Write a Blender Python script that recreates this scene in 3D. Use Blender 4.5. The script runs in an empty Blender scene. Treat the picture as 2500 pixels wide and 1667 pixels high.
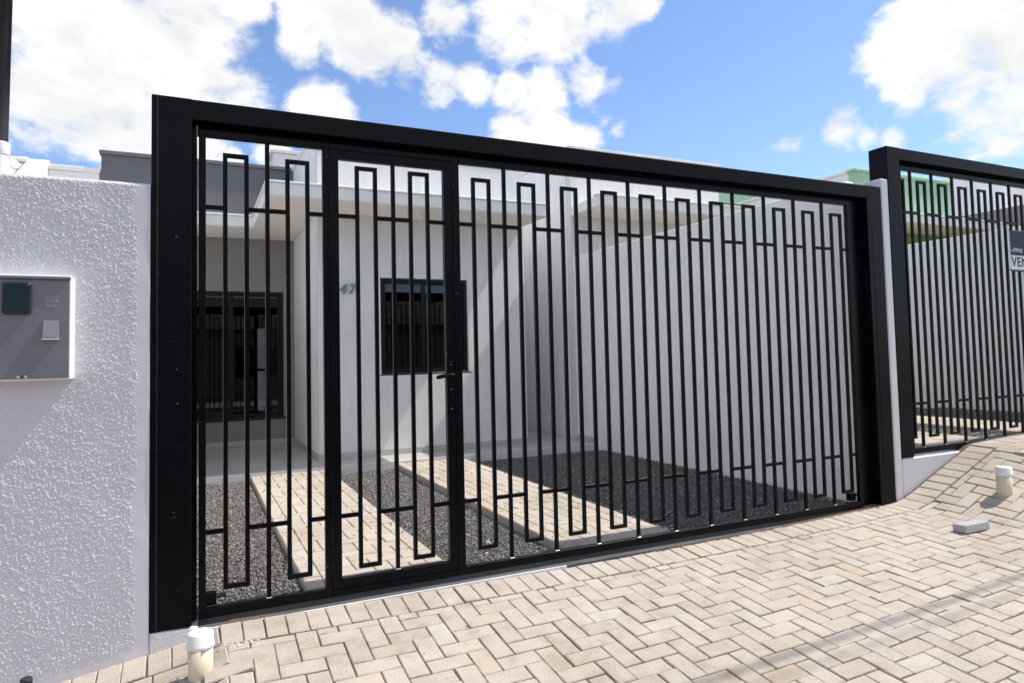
import bpy, bmesh, math, random
import numpy as np
from mathutils import Vector, Matrix
random.seed(7); rng = np.random.default_rng(7)
R = math.radians
scene = bpy.context.scene
col = scene.collection

# ------------------------------------------------------------------ camera
CAM = Vector((-1.775, -3.856, 1.257))
YAW, PITCH, ROLL = -0.4441, 0.0508, -0.0231
def cam_axes():
    ca, sa = math.cos(YAW), math.sin(YAW); cb, sb = math.cos(PITCH), math.sin(PITCH); cc, sc = math.cos(ROLL), math.sin(ROLL)
    right = Vector((ca, sa, 0)); f0 = Vector((-sa, ca, 0)); u0 = Vector((0, 0, 1))
    f = f0*cb + u0*sb; u = -f0*sb + u0*cb
    return right*cc + u*sc, -right*sc + u*cc, f
cr, cu, cf = cam_axes()
cam_d = bpy.data.cameras.new('camera'); cam = bpy.data.objects.new('camera', cam_d); col.objects.link(cam)
cam.matrix_world = Matrix(((cr.x, cu.x, -cf.x, CAM.x), (cr.y, cu.y, -cf.y, CAM.y), (cr.z, cu.z, -cf.z, CAM.z), (0, 0, 0, 1)))
cam_d.sensor_width = 36; cam_d.lens = 23.85; cam_d.shift_x = -0.0032; cam_d.shift_y = -0.0192
cam_d.clip_start = 0.05; cam_d.clip_end = 3000
scene.camera = cam
FPX = 1656.5
def project(p):
    d = Vector(p) - CAM; z = d.dot(cf)
    if z < 0.1: return None
    return 1258 + FPX*d.dot(cr)/z, 785.4 - FPX*d.dot(cu)/z, z
def pixel_dir(x, y):
    return (cr*((x-1258)/FPX) - cu*((y-785.4)/FPX) + cf).normalized()

# ------------------------------------------------------------------ sun, sky, exposure
SUN_TO = Vector((0.69, -0.072, 1.0)).normalized()
sun_d = bpy.data.lights.new('sun', 'SUN'); sun_d.energy = 3.8; sun_d.angle = R(0.53); sun_d.color = (1.0, 0.955, 0.89)
sun = bpy.data.objects.new('sun', sun_d); col.objects.link(sun); sun.location = (8, -4, 14)
sun.rotation_euler = SUN_TO.to_track_quat('Z', 'Y').to_euler()
scene.view_settings.view_transform = 'Standard'; scene.view_settings.look = 'None'
scene.view_settings.gamma = 1.0; scene.view_settings.use_curve_mapping = False
scene.view_settings.exposure = 0.52

world = bpy.data.worlds.new('World'); scene.world = world; world.use_nodes = True
def build_sky():
    nt = world.node_tree; nt.nodes.clear(); N = nt.nodes; L = nt.links
    def nd(t, **k):
        n = N.new(t)
        for a, b in k.items(): setattr(n, a, b)
        return n
    def val(s, v):
        if isinstance(v, bpy.types.NodeSocket): L.new(v, s)
        else: s.default_value = v
    def mth(op, a, b=0.0, c=0.0, clamp=False):
        n = nd('ShaderNodeMath', operation=op, use_clamp=clamp); val(n.inputs[0], a); val(n.inputs[1], b); val(n.inputs[2], c); return n.outputs[0]
    def mapr(v, a, b, c, d, kind='SMOOTHSTEP'):
        n = nd('ShaderNodeMapRange', interpolation_type=kind); val(n.inputs[0], v)
        for i, q in enumerate((a, b, c, d)): n.inputs[i+1].default_value = q
        return n.outputs[0]
    def dotc(v, c):
        n = nd('ShaderNodeVectorMath', operation='DOT_PRODUCT'); L.new(v, n.inputs[0]); n.inputs[1].default_value = c; return n.outputs['Value']
    out = nd('ShaderNodeOutputWorld'); bg = nd('ShaderNodeBackground'); L.new(bg.outputs[0], out.inputs[0])
    sky = nd('ShaderNodeTexSky', sky_type='NISHITA', sun_disc=False, sun_elevation=math.asin(SUN_TO.z), sun_rotation=math.atan2(SUN_TO.x, SUN_TO.y), altitude=400, air_density=1.0, dust_density=0.4, ozone_density=2.0)
    tc = nd('ShaderNodeTexCoord'); D = tc.outputs['Generated']
    def noise(scale, detail, rough, off=(0, 0, 0), dist=0.0):
        m = nd('ShaderNodeMapping'); L.new(D, m.inputs[0]); m.inputs['Location'].default_value = off; m.inputs['Scale'].default_value = (1, 1, 1.5)
        n = nd('ShaderNodeTexNoise'); L.new(m.outputs[0], n.inputs['Vector']); n.inputs['Scale'].default_value = scale; n.inputs['Detail'].default_value = detail; n.inputs['Roughness'].default_value = rough; n.inputs['Distortion'].default_value = dist
        return n.outputs['Fac']
    big = noise(8.0, 9, 0.53, (3.1, 1.7, 0.4), 0.35)
    fine = noise(38, 6, 0.62, (0.3, 5.2, 2.2), 0.3)
    # cumulus heaps seen over the roofs: direction (by photo bearing) and angular radius in radians
    heaps = [(170, 30, .10, 1), (330, 70, .12, 1), (430, 170, .10, 1), (530, 215, .060, .95), (250, 260, .088, 1), (115, 225, .075, 1), (330, 300, .075, 1), (430, 90, .09, 1), (210, 150, .10, 1), (60, 20, .06, .9),
             (575, 8, .030, .8), (720, 30, .050, .95), (800, 62, .058, 1), (880, 115, .056, 1), (940, 155, .042, .95), (1005, 188, .042, 1), (1085, 190, .036, .95), (690, 95, .034, .75),
             (1040, 55, .045, .9), (1150, 45, .066, 1), (1280, 42, .072, 1), (1400, 18, .060, 1), (1470, 12, .030, .8),
             (1180, 222, .036, .9), (1260, 210, .044, .92), (1345, 188, .038, .9), (1235, 250, .034, .85), (1180, 305, .036, .95), (1270, 308, .044, .95), (1335, 318, .034, .9), (750, 262, .050, .95), (700, 252, .034, .85),
             (2090, 115, .058, 1), (2180, 95, .080, 1), (2285, 150, .100, 1), (2310, 30, .10, 1), (2235, 235, .050, .95), (2085, 205, .036, .85), (2420, 120, .13, 1), (2140, 35, .055, .9),
             (1925, 300, .024, .64), (1955, 304, .026, .70), (1985, 310, .022, .62), (1770, 335, .020, .62), (1797, 333, .022, .70), (1825, 335, .018, .60), (2050, 318, .020, .58), (1945, 262, .018, .45),
             (480, 335, .034, .85), (520, 375, .030, .8), (625, 345, .034, .85), (1400, 205, .022, .5), (1385, 262, .026, .5), (1420, 292, .018, .5)]
    m = None
    for x, y, r, a in heaps:
        c = pixel_dir(x*1.0629, y*1.0629)
        one = mth('SUBTRACT', 1.0, dotc(D, c))
        f = mth('MULTIPLY_ADD', one, -2.0/(r*r)*a, a)
        m = f if m is None else mth('SMOOTH_MAX', m, f, 0.12)
    m = mth('MAXIMUM', m, -0.6)
    # elsewhere: unseen cumulus, cover raised past the framed sky to brighten the fill
    c0 = pixel_dir(1250, 300)
    away = mapr(dotc(D, c0), 0.80, 0.55, 0.0, 1.0)
    scat = mth('MULTIPLY', mth('SUBTRACT', noise(2.6, 3, 0.5, (7.7, 2.2, 1.3)), 0.43), 5.0)
    mx = nd('ShaderNodeMix'); val(mx.inputs[0], away); val(mx.inputs[2], m); val(mx.inputs[3], scat); m = mx.outputs[0]
    dens = mth('ADD', m, mth('MULTIPLY', mth('SUBTRACT', big, 0.5), 3.0))
    dens = mth('ADD', dens, mth('MULTIPLY', mth('SUBTRACT', fine, 0.5), 1.15))
    mask = mapr(dens, 0.02, 0.78, 0.0, 1.0)
    # shading of the heaps
    shade = mapr(mth('ADD', noise(6.5, 5, 0.55, (1.2, 9.1, 3.3)), mth('MULTIPLY', fine, 0.25)), 0.42, 0.76, 0.0, 1.0)
    # undersides: where the heap gets denser above, less light comes through
    above = noise(8.0, 9, 0.53, (3.1, 1.7, 0.46), 0.35)
    under = mapr(mth('SUBTRACT', above, big), -0.02, 0.16, 0.0, 0.55)
    thick = mapr(dens, 0.7, 1.9, 0.0, 0.55)
    shade = mth('ADD', mth('MULTIPLY', shade, 0.45), mth('ADD', mth('MULTIPLY', under, 0.6), mth('MULTIPLY', thick, 0.5)), clamp=True)
    cr1 = nd('ShaderNodeMix', data_type='RGBA'); val(cr1.inputs[0], shade)
    cr1.inputs[6].default_value = (0.78, 0.78, 0.77, 1); cr1.inputs[7].default_value = (0.54, 0.555, 0.58, 1)
    hor = nd('ShaderNodeSeparateXYZ'); L.new(D, hor.inputs[0])
    # blue of the sky, a little lifted towards the horizon by the air
    skm = nd('ShaderNodeMix', data_type='RGBA', blend_type='MULTIPLY'); skm.inputs[0].default_value = 1; L.new(sky.outputs[0], skm.inputs[6]); skm.inputs[7].default_value = (0.116, 0.122, 0.138, 1)
    fin = nd('ShaderNodeMix', data_type='RGBA'); val(fin.inputs[0], mask); L.new(skm.outputs[2], fin.inputs[6]); L.new(cr1.outputs[2], fin.inputs[7])
    L.new(fin.outputs[2], bg.inputs['Color']); bg.inputs['Strength'].default_value = 1.0
build_sky()
scene.render.engine = 'CYCLES'
scene.cycles.max_bounces = 8; scene.cycles.diffuse_bounces = 5; scene.cycles.glossy_bounces = 4; scene.cycles.transparent_max_bounces = 8

# ------------------------------------------------------------------ materials
def new_mat(name):
    m = bpy.data.materials.new(name); m.use_nodes = True
    nt = m.node_tree; b = nt.nodes['Principled BSDF']; return m, nt, b
def N_(nt, t, **k):
    n = nt.nodes.new(t)
    for a, b in k.items(): setattr(n, a, b)
    return n
def noise_n(nt, scale, detail=4, rough=.55, obj=True, stretch=None):
    tc = N_(nt, 'ShaderNodeTexCoord'); v = tc.outputs['Object']
    if not obj:
        g = N_(nt, 'ShaderNodeNewGeometry'); v = g.outputs['Position']
    if stretch:
        mp = N_(nt, 'ShaderNodeMapping'); nt.links.new(v, mp.inputs[0]); mp.inputs['Scale'].default_value = stretch; v = mp.outputs[0]
    n = N_(nt, 'ShaderNodeTexNoise'); nt.links.new(v, n.inputs['Vector']); n.inputs['Scale'].default_value = scale; n.inputs['Detail'].default_value = detail; n.inputs['Roughness'].default_value = rough
    return n.outputs['Fac']
def ramp(nt, fac, stops):
    r = N_(nt, 'ShaderNodeValToRGB'); nt.links.new(fac, r.inputs[0]); e = r.color_ramp.elements
    while len(e) < len(stops): e.new(.5)
    for i, (p, c) in enumerate(stops): e[i].position = p; e[i].color = (*c, 1)
    return r.outputs[0]
def bump(nt, b, h, dist, strength=1.0):
    n = N_(nt, 'ShaderNodeBump'); nt.links.new(h, n.inputs['Height']); n.inputs['Distance'].default_value = dist; n.inputs['Strength'].default_value = strength
    nt.links.new(n.outputs[0], b.inputs['Normal'])
def sc(c, k): return tuple(min(1, x*k) for x in c)
def plaster(name, c, bscale=90, bdist=.004, rough=.75, var=.06, stain=.0):
    m, nt, b = new_mat(name)
    a = noise_n(nt, 1.3, 5, .6, False); colr = ramp(nt, a, [(.3, sc(c, 1-var)), (.7, sc(c, 1+var*.5))])
    if stain:
        s = noise_n(nt, 3.0, 6, .7, False, (3, 3, .5)); mxn = N_(nt, 'ShaderNodeMix', data_type='RGBA', blend_type='MULTIPLY')
        mr = ramp(nt, s, [(.45, (1, 1, 1)), (.8, (1-stain, 1-stain, 1-stain*1.1))]); mxn.inputs[0].default_value = 1
        nt.links.new(colr, mxn.inputs[6]); nt.links.new(mr, mxn.inputs[7]); colr = mxn.outputs[2]
    nt.links.new(colr, b.inputs['Base Color']); b.inputs['Roughness'].default_value = rough
    b.inputs['Specular IOR Level'].default_value = .3
    if bdist: bump(nt, b, noise_n(nt, bscale, 3, .6, False), bdist)
    return m
def simple(name, c, rough=.5, metal=0, spec=.5, var=0, vscale=8, bdist=0, bscale=60):
    m, nt, b = new_mat(name); b.inputs['Base Color'].default_value = (*c, 1); b.inputs['Roughness'].default_value = rough; b.inputs['Metallic'].default_value = metal; b.inputs['Specular IOR Level'].default_value = spec
    if var:
        nt.links.new(ramp(nt, noise_n(nt, vscale, 5, .6, False), [(.3, sc(c, 1-var)), (.7, sc(c, 1+var))]), b.inputs['Base Color'])
    if bdist: bump(nt, b, noise_n(nt, bscale, 3, .5, False), bdist)
    return m
M = {}
M['wall_lilac'] = plaster('painted_wall', (.665, .65, .68), 260, .0012, .27, .03, .06)
M['wall_lilac'].node_tree.nodes['Principled BSDF'].inputs['Specular IOR Level'].default_value = .55
M['white_plaster'] = plaster('white_plaster', (.83, .825, .825), 120, .014, .6, .05, .13)
M['white_smooth'] = plaster('white_smooth_plaster', (.85, .845, .84), 60, .0015, .6, .05, .13)
M['bound_wall'] = plaster('boundary_wall_paint', (.88, .87, .85), 110, .003, .65, .05, .13)
M['soffit'] = plaster('soffit_paint', (.90, .87, .80), 40, .0008, .7, .02, .05)
M['dark_grey'] = plaster('dark_grey_plaster', (.155, .155, .165), 120, .007, .5, .06, .05)
M['grey_wall'] = plaster('grey_wall_paint', (.27, .255, .245), 120, .003, .6, .04, .05)
M['mint'] = plaster('mint_green_plaster', (.37, .60, .42), 120, .005, .6, .05, .08)
M['leaf_green'] = plaster('grass_green_paint', (.16, .30, .07), 120, .004, .6, .05)
M['concrete'] = plaster('grey_concrete', (.33, .32, .30), 50, .003, .85, .15, .2)
M['sill_concrete'] = plaster('shade_toned_cement', (.11, .107, .104), 50, .004, .85, .3, .3)  # base colour darkened to stand in for the gate's shadow on the sill
M['mortar_dust'] = plaster('dry_mortar', (.50, .45, .39), 90, .004, .9, .1)
M['cement_white'] = plaster('whitewashed_cement', (.70, .69, .70), 70, .004, .7, .08, .12)
M['asphalt'] = plaster('asphalt', (.06, .06, .062), 200, .006, .9, .15)
M['soil'] = plaster('red_soil', (.22, .12, .075), 60, .006, .95, .2)
M['sand'] = plaster('joint_sand', (.13, .105, .08), 150, .004, .95, .25)
def black_paint():
    m, nt, b = new_mat('black_gloss_paint')
    nt.links.new(ramp(nt, noise_n(nt, 2.0, 6, .6, False), [(.3, (.0022, .0023, .0034)), (.75, (.0042, .0045, .0066))]), b.inputs['Base Color'])
    sp = ramp(nt, noise_n(nt, 75, 2, .5, False), [(.765, (0,)*3), (.785, (.5,)*3)])
    src = b.inputs['Base Color'].links[0].from_socket; mxs = N_(nt, 'ShaderNodeMix', data_type='RGBA'); nt.links.new(sp, mxs.inputs[0]); nt.links.new(src, mxs.inputs[6]); mxs.inputs[7].default_value = (.5, .5, .5, 1)
    nt.links.new(mxs.outputs[2], b.inputs['Base Color'])
    nt.links.new(ramp(nt, noise_n(nt, 6, 6, .65, False), [(.3, (.22,)*3), (.7, (.34,)*3)]), b.inputs['Roughness'])
    b.inputs['Specular IOR Level'].default_value = .11
    bump(nt, b, noise_n(nt, 25, 3, .5, False), .0012, .5)
    return m
M['black'] = black_paint()
M['alu'] = simple('black_aluminium', (.006, .006, .0065), .35, 0, .25)
M['pole_metal'] = simple('dark_pole_paint', (.045, .05, .058), .33, .6, .5, .3, 3)
M['steel'] = simple('polished_steel', (.20, .25, .30), .25, .6)
M['weld'] = simple('bare_weld', (.75, .75, .74), .35, .6)
M['pvc'] = simple('cream_pvc', (.70, .60, .44), .4, 0, .5, .08, 9)
M['pvc_cap'] = simple('white_pvc', (.80, .79, .75), .35, 0, .5, .04, 9)
M['black_pvc'] = simple('black_plastic', (.02, .02, .022), .5, 0, .5, .2, 20)
M['grey_poly'] = simple('grey_plastic_cover', (.19, .185, .20), .42, 0, .5, .1, 5, .0006, 30)
M['lens'] = simple('dark_lens', (.006, .016, .022), .08, 0, .22)
M['mark'] = simple('raised_lettering', (.45, .45, .47), .45)
M['screw_and_lit_lip'] = simple('latch_screw', (.75, .75, .75), .3, .3)
M['navy'] = simple('navy_print', (.016, .018, .042), .45, 0, .2)
M['sign_white'] = simple('white_print', (.72, .72, .76), .35)
M['porcelain'] = simple('white_porcelain', (.72, .71, .69), .3)
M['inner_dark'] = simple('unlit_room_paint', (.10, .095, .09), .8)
M['cable'] = simple('cable_rubber', (.02, .02, .02), .6)
M['dust_red'] = plaster('red_dust', (.36, .17, .09), 60, .004, .95, .2)
M['debris'] = simple('dry_leaf', (.06, .04, .025), .8, 0, .2, .5, 40)
def tile_mat():
    m, nt, b = new_mat('porcelain_floor_tile')
    oi = N_(nt, 'ShaderNodeObjectInfo'); r = ramp(nt, oi.outputs['Random'], [(0, (.47, .455, .43)), (1, (.53, .51, .485))])
    n = ramp(nt, noise_n(nt, 5, 6, .65, False, (1, 4, 1)), [(.35, (.88,)*3), (.7, (1.04,)*3)])
    mx = N_(nt, 'ShaderNodeMix', data_type='RGBA', blend_type='MULTIPLY'); mx.inputs[0].default_value = 1; nt.links.new(r, mx.inputs[6]); nt.links.new(n, mx.inputs[7])
    nt.links.new(mx.outputs[2], b.inputs['Base Color']); b.inputs['Roughness'].default_value = .3; return m
M['tile'] = tile_mat()
def paver_mat():
    m, nt, b = new_mat('concrete_paver')
    oi = N_(nt, 'ShaderNodeObjectInfo'); g = N_(nt, 'ShaderNodeNewGeometry')
    ad = N_(nt, 'ShaderNodeMath', operation='ADD'); nt.links.new(oi.outputs['Random'], ad.inputs[0]); nt.links.new(g.outputs['Random Per Island'], ad.inputs[1])
    fr = N_(nt, 'ShaderNodeMath', operation='FRACT'); nt.links.new(ad.outputs[0], fr.inputs[0])
    base = ramp(nt, fr.outputs[0], [(0, (.445, .385, .325)), (.3, (.475, .418, .357)), (.6, (.46, .40, .337)), (.82, (.488, .433, .373)), (.94, (.487, .445, .395)), (.98, (.482, .40, .325)), (1.0, (.48, .39, .305))])
    bl = ramp(nt, noise_n(nt, 9, 6, .65, False), [(.22, (.80, .78, .75)), (.5, (1, 1, 1)), (.8, (1.08, 1.06, 1.03))])
    mx = N_(nt, 'ShaderNodeMix', data_type='RGBA', blend_type='MULTIPLY'); mx.inputs[0].default_value = 1; nt.links.new(base, mx.inputs[6]); nt.links.new(bl, mx.inputs[7])
    # warm iron blush in patches
    ru = ramp(nt, noise_n(nt, 5.5, 5, .6, False), [(.62, (0,)*3), (.80, (.8,)*3)])
    mx2 = N_(nt, 'ShaderNodeMix', data_type='RGBA'); nt.links.new(mx.outputs[2], mx2.inputs[6]); mx2.inputs[7].default_value = (.54, .42, .30, 1)
    sm = N_(nt, 'ShaderNodeMath', operation='MULTIPLY'); nt.links.new(ru, sm.inputs[0]); sm.inputs[1].default_value = .5; nt.links.new(sm.outputs[0], mx2.inputs[0])
    # pores and specks
    sp = ramp(nt, noise_n(nt, 130, 3, .6, False), [(.30, (.62, .60, .57)), (.42, (1, 1, 1))])
    mx3 = N_(nt, 'ShaderNodeMix', data_type='RGBA', blend_type='MULTIPLY'); mx3.inputs[0].default_value = 1; nt.links.new(mx2.outputs[2], mx3.inputs[6]); nt.links.new(sp, mx3.inputs[7])
    wh = ramp(nt, noise_n(nt, 14, 3, .5, False), [(.74, (0,)*3), (.80, (.55,)*3)])
    mx4 = N_(nt, 'ShaderNodeMix', data_type='RGBA'); nt.links.new(wh, mx4.inputs[0]); nt.links.new(mx3.outputs[2], mx4.inputs[6]); mx4.inputs[7].default_value = (.68, .66, .62, 1)
    # broad dusty and soiled patches across many blocks
    dirt = ramp(nt, noise_n(nt, 1.1, 7, .68, False), [(.30, (.80, .77, .73)), (.52, (1, 1, 1)), (.75, (1.05, 1.03, 1.0))])
    mx5 = N_(nt, 'ShaderNodeMix', data_type='RGBA', blend_type='MULTIPLY'); mx5.inputs[0].default_value = 1; nt.links.new(mx4.outputs[2], mx5.inputs[6]); nt.links.new(dirt, mx5.inputs[7])
    nt.links.new(mx5.outputs[2], b.inputs['Base Color']); b.inputs['Roughness'].default_value = .85; b.inputs['Specular IOR Level'].default_value = .25
    bump(nt, b, noise_n(nt, 120, 5, .65, False), .0035)
    return m
M['paver'] = paver_mat()
M['grey_paver'] = plaster('grey_concrete_block', (.42, .43, .44), 140, .003, .85, .08, .1)
def stone_mat():
    m, nt, b = new_mat('crushed_basalt')
    g = N_(nt, 'ShaderNodeNewGeometry')
    c = ramp(nt, g.outputs['Random Per Island'], [(0, (.09, .084, .082)), (.35, (.15, .141, .137)), (.7, (.22, .207, .20)), (.94, (.30, .275, .255)), (1, (.5, .47, .44))])
    nt.links.new(c, b.inputs['Base Color']); b.inputs['Roughness'].default_value = .75; return m
M['stone'] = stone_mat()
M['gravel_bed'] = plaster('gravel_underlay', (.10, .095, .092), 180, .01, .9, .3)
def glass_mat():
    m = bpy.data.materials.new('tinted_window_glass'); m.use_nodes = True; nt = m.node_tree; nt.nodes.clear()
    o = N_(nt, 'ShaderNodeOutputMaterial'); mx = N_(nt, 'ShaderNodeMixShader'); fr = N_(nt, 'ShaderNodeFresnel'); fr.inputs[0].default_value = 1.62
    t = N_(nt, 'ShaderNodeBsdfTransparent'); t.inputs[0].default_value = (.50, .51, .52, 1); gl = N_(nt, 'ShaderNodeBsdfGlossy'); gl.inputs['Roughness'].default_value = .004
    nt.links.new(fr.outputs[0], mx.inputs[0]); nt.links.new(t.outputs[0], mx.inputs[1]); nt.links.new(gl.outputs[0], mx.inputs[2]); nt.links.new(mx.outputs[0], o.inputs[0]); return m
M['glass'] = glass_mat()
def roof_mat():
    return simple('white_roof_tile', (.62, .61, .57), .7, 0, .3, .15, 6)
M['roof_tile'] = roof_mat()
M['dark_tile'] = simple('weathered_roof_tile', (.10, .075, .06), .8, 0, .3, .3, 4)
M['brick'] = simple('clay_block', (.38, .15, .075), .85, 0, .3, .2, 8)

# ------------------------------------------------------------------ helpers
class MB:
    def __init__(s): s.v = []; s.f = []
    def add(s, v, f):
        o = len(s.v); s.v += [tuple(q) for q in v]; s.f += [tuple(i+o for i in q) for q in f]; return s
    def box(s, x0, x1, y0, y1, z0, z1):
        return s.add([(x0, y0, z0), (x1, y0, z0), (x1, y1, z0), (x0, y1, z0), (x0, y0, z1), (x1, y0, z1), (x1, y1, z1), (x0, y1, z1)],
                     [(3, 2, 1, 0), (4, 5, 6, 7), (0, 1, 5, 4), (1, 2, 6, 5), (2, 3, 7, 6), (3, 0, 4, 7)])
    def prism(s, pts, z0, z1):      # plan polygon, counter-clockwise
        n = len(pts)
        return s.add([(x, y, z0) for x, y in pts]+[(x, y, z1) for x, y in pts], [tuple(reversed(range(n))), tuple(range(n, 2*n))]+[(i, (i+1) % n, n+(i+1) % n, n+i) for i in range(n)])
    def prism_y(s, pts, y0, y1):    # polygon in x,z (counter-clockwise seen from -y), extruded along y
        n = len(pts)
        return s.add([(x, y0, z) for x, z in pts]+[(x, y1, z) for x, z in pts], [tuple(range(n)), tuple(reversed(range(n, 2*n)))]+[((i+1) % n, i, n+i, n+(i+1) % n) for i in range(n)])
    def prism_x(s, pts, x0, x1):    # polygon in y,z
        n = len(pts)
        return s.add([(x0, y, z) for y, z in pts]+[(x1, y, z) for y, z in pts], [tuple(reversed(range(n))), tuple(range(n, 2*n))]+[(i, (i+1) % n, n+(i+1) % n, n+i) for i in range(n)])
    def holed_y(s, x0, x1, z0, z1, hx0, hx1, hz0, hz1, y0, y1):   # wall slab normal to y with one opening
        o = [(x0, z0), (x1, z0), (x1, z1), (x0, z1)]; h = [(hx0, hz0), (hx1, hz0), (hx1, hz1), (hx0, hz1)]
        v = [(x, y0, z) for x, z in o+h]+[(x, y1, z) for x, z in o+h]; f = []
        for i in range(4):
            j = (i+1) % 4
            f += [(i, j, 4+j, 4+i), (8+j, 8+i, 12+i, 12+j), (j, i, 8+i, 8+j), (4+i, 4+j, 12+j, 12+i)]
        return s.add(v, f)
    def ring(s, x0, x1, z0, z1, t, y0, y1): return s.holed_y(x0, x1, z0, z1, x0+t, x1-t, z0+t, z1-t, y0, y1)
    def cyl(s, a, b, r0, r1=None, n=20, caps=True):
        r1 = r0 if r1 is None else r1; a = Vector(a); b = Vector(b); d = (b-a).normalized(); u = d.orthogonal().normalized(); w = d.cross(u)
        v = []
        for c, r in ((a, r0), (b, r1)): v += [tuple(c+u*math.cos(2*math.pi*i/n)*r+w*math.sin(2*math.pi*i/n)*r) for i in range(n)]
        f = [(i, (i+1) % n, n+(i+1) % n, n+i) for i in range(n)]
        if caps: f += [tuple(reversed(range(n))), tuple(range(n, 2*n))]
        return s.add(v, f)
    def lathe(s, prof, c, n=32):    # (r, z) profile, vertical axis
        v = []; f = []
        for r, z in prof: v += [(c[0]+r*math.cos(2*math.pi*i/n), c[1]+r*math.sin(2*math.pi*i/n), c[2]+z) for i in range(n)]
        for k in range(len(prof)-1): f += [(k*n+i, k*n+(i+1) % n, (k+1)*n+(i+1) % n, (k+1)*n+i) for i in range(n)]
        f += [tuple(reversed(range(n))), tuple((len(prof)-1)*n+i for i in range(n))]
        return s.add(v, f)
    def mesh(s, name, mat, bevel=0, smooth=False, seg=1):
        me = bpy.data.meshes.new(name); me.from_pydata(s.v, [], s.f); me.update()
        bm = bmesh.new(); bm.from_mesh(me)
        bmesh.ops.recalc_face_normals(bm, faces=bm.faces)
        if bevel:
            es = [e for e in bm.edges if len(e.link_faces) == 2 and e.calc_face_angle(0) > .5]
            bmesh.ops.bevel(bm, geom=es, offset=bevel, segments=seg, affect='EDGES', clamp_overlap=True)
        bm.to_mesh(me); bm.free()
        if smooth:
            for p in me.polygons: p.use_smooth = True
        me.materials.append(M[mat] if isinstance(mat, str) else mat); return me
    def build(s, name, mat, parent=None, bevel=0, smooth=False, loc=None, seg=1):
        return link(name, s.mesh(name, mat, bevel, smooth, seg), parent, loc)
def link(name, me, parent=None, loc=None):
    o = bpy.data.objects.new(name, me); col.objects.link(o)
    if parent: o.parent = parent
    if loc: o.location = loc
    return o
def tag(o, label=None, cat=None, group=None, kind=None):
    for k, v in (('label', label), ('category', cat), ('group', group), ('kind', kind)):
        if v: o[k] = v
    return o
def empty(name, loc=(0, 0, 0)):
    o = bpy.data.objects.new(name, None); col.objects.link(o); o.location = loc; o.empty_display_size = .2; return o
def text_mesh(name, body, size, mat, ext=.002, spacing=1.0, bold=0.0, shear=0.0):
    cu = bpy.data.curves.new(name, 'FONT'); cu.body = body; cu.size = size; cu.extrude = ext; cu.offset = bold; cu.space_character = spacing; cu.shear = shear; cu.resolution_u = 3
    t = bpy.data.objects.new(name, cu); col.objects.link(t)
    me = bpy.data.meshes.new_from_object(t.evaluated_get(bpy.context.evaluated_depsgraph_get()))
    bpy.data.objects.remove(t); me.transform(Matrix.Rotation(R(90), 4, 'X')); me.materials.clear(); me.materials.append(M[mat]); me.name = name
    return me

# ------------------------------------------------------------------ the ground
def sstep(a, b, x):
    t = min(1, max(0, (x-a)/(b-a))); return t*t*(3-2*t)
def zsurf(x, y):
    xc = min(3.4, max(-1.7, x)); yy = max(-2.6, y)
    z = -.0667-.0056*xc+.1002*yy+.0057*xc*xc-.0178*xc*yy
    if x > 3.4:
        sl = .40+(.085-.40)*sstep(.35, 1.7, -yy)
        top = .345+.04*(x-4.3) if x > 4.3 else .345
        t_ = x-3.38; rise = sl*(t_*t_/.56 if t_ < .28 else t_-.14)
        lim = top-(-.05)
        z += min(rise, lim) if rise < lim else lim
    if x < -1.62:
        k = sstep(1.62, 1.78, -x)
        z += -.062*k + .155*min(0, max(x, -3.3)+1.75)
    return z
def on_surface(px, py):
    d = pixel_dir(px, py); z = -.1
    for _ in range(60):
        t = (z-CAM.z)/d.z; p = CAM+d*t; z = .5*z+.5*zsurf(p.x, p.y)
    return p
g = MB().add([(-900, -900, -.75), (900, -900, -.75), (900, 1200, -.75), (-900, 1200, -.75)], [(0, 1, 2, 3)])
tag(g.build('ground', 'soil'), kind='structure')
tag(MB().box(-60, 70, -9.6, -2.72, -.7, -.50).build('road', 'asphalt'), kind='structure')
kb = tag(MB().box(-60, 70, -2.72, -2.58, -.7, -.36).build('kerb', 'concrete', bevel=.015), kind='structure')
tag(MB().box(-60, 70, -13, -9.6, -.7, -.38).build('far_pavement', 'concrete'), kind='structure')

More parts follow.
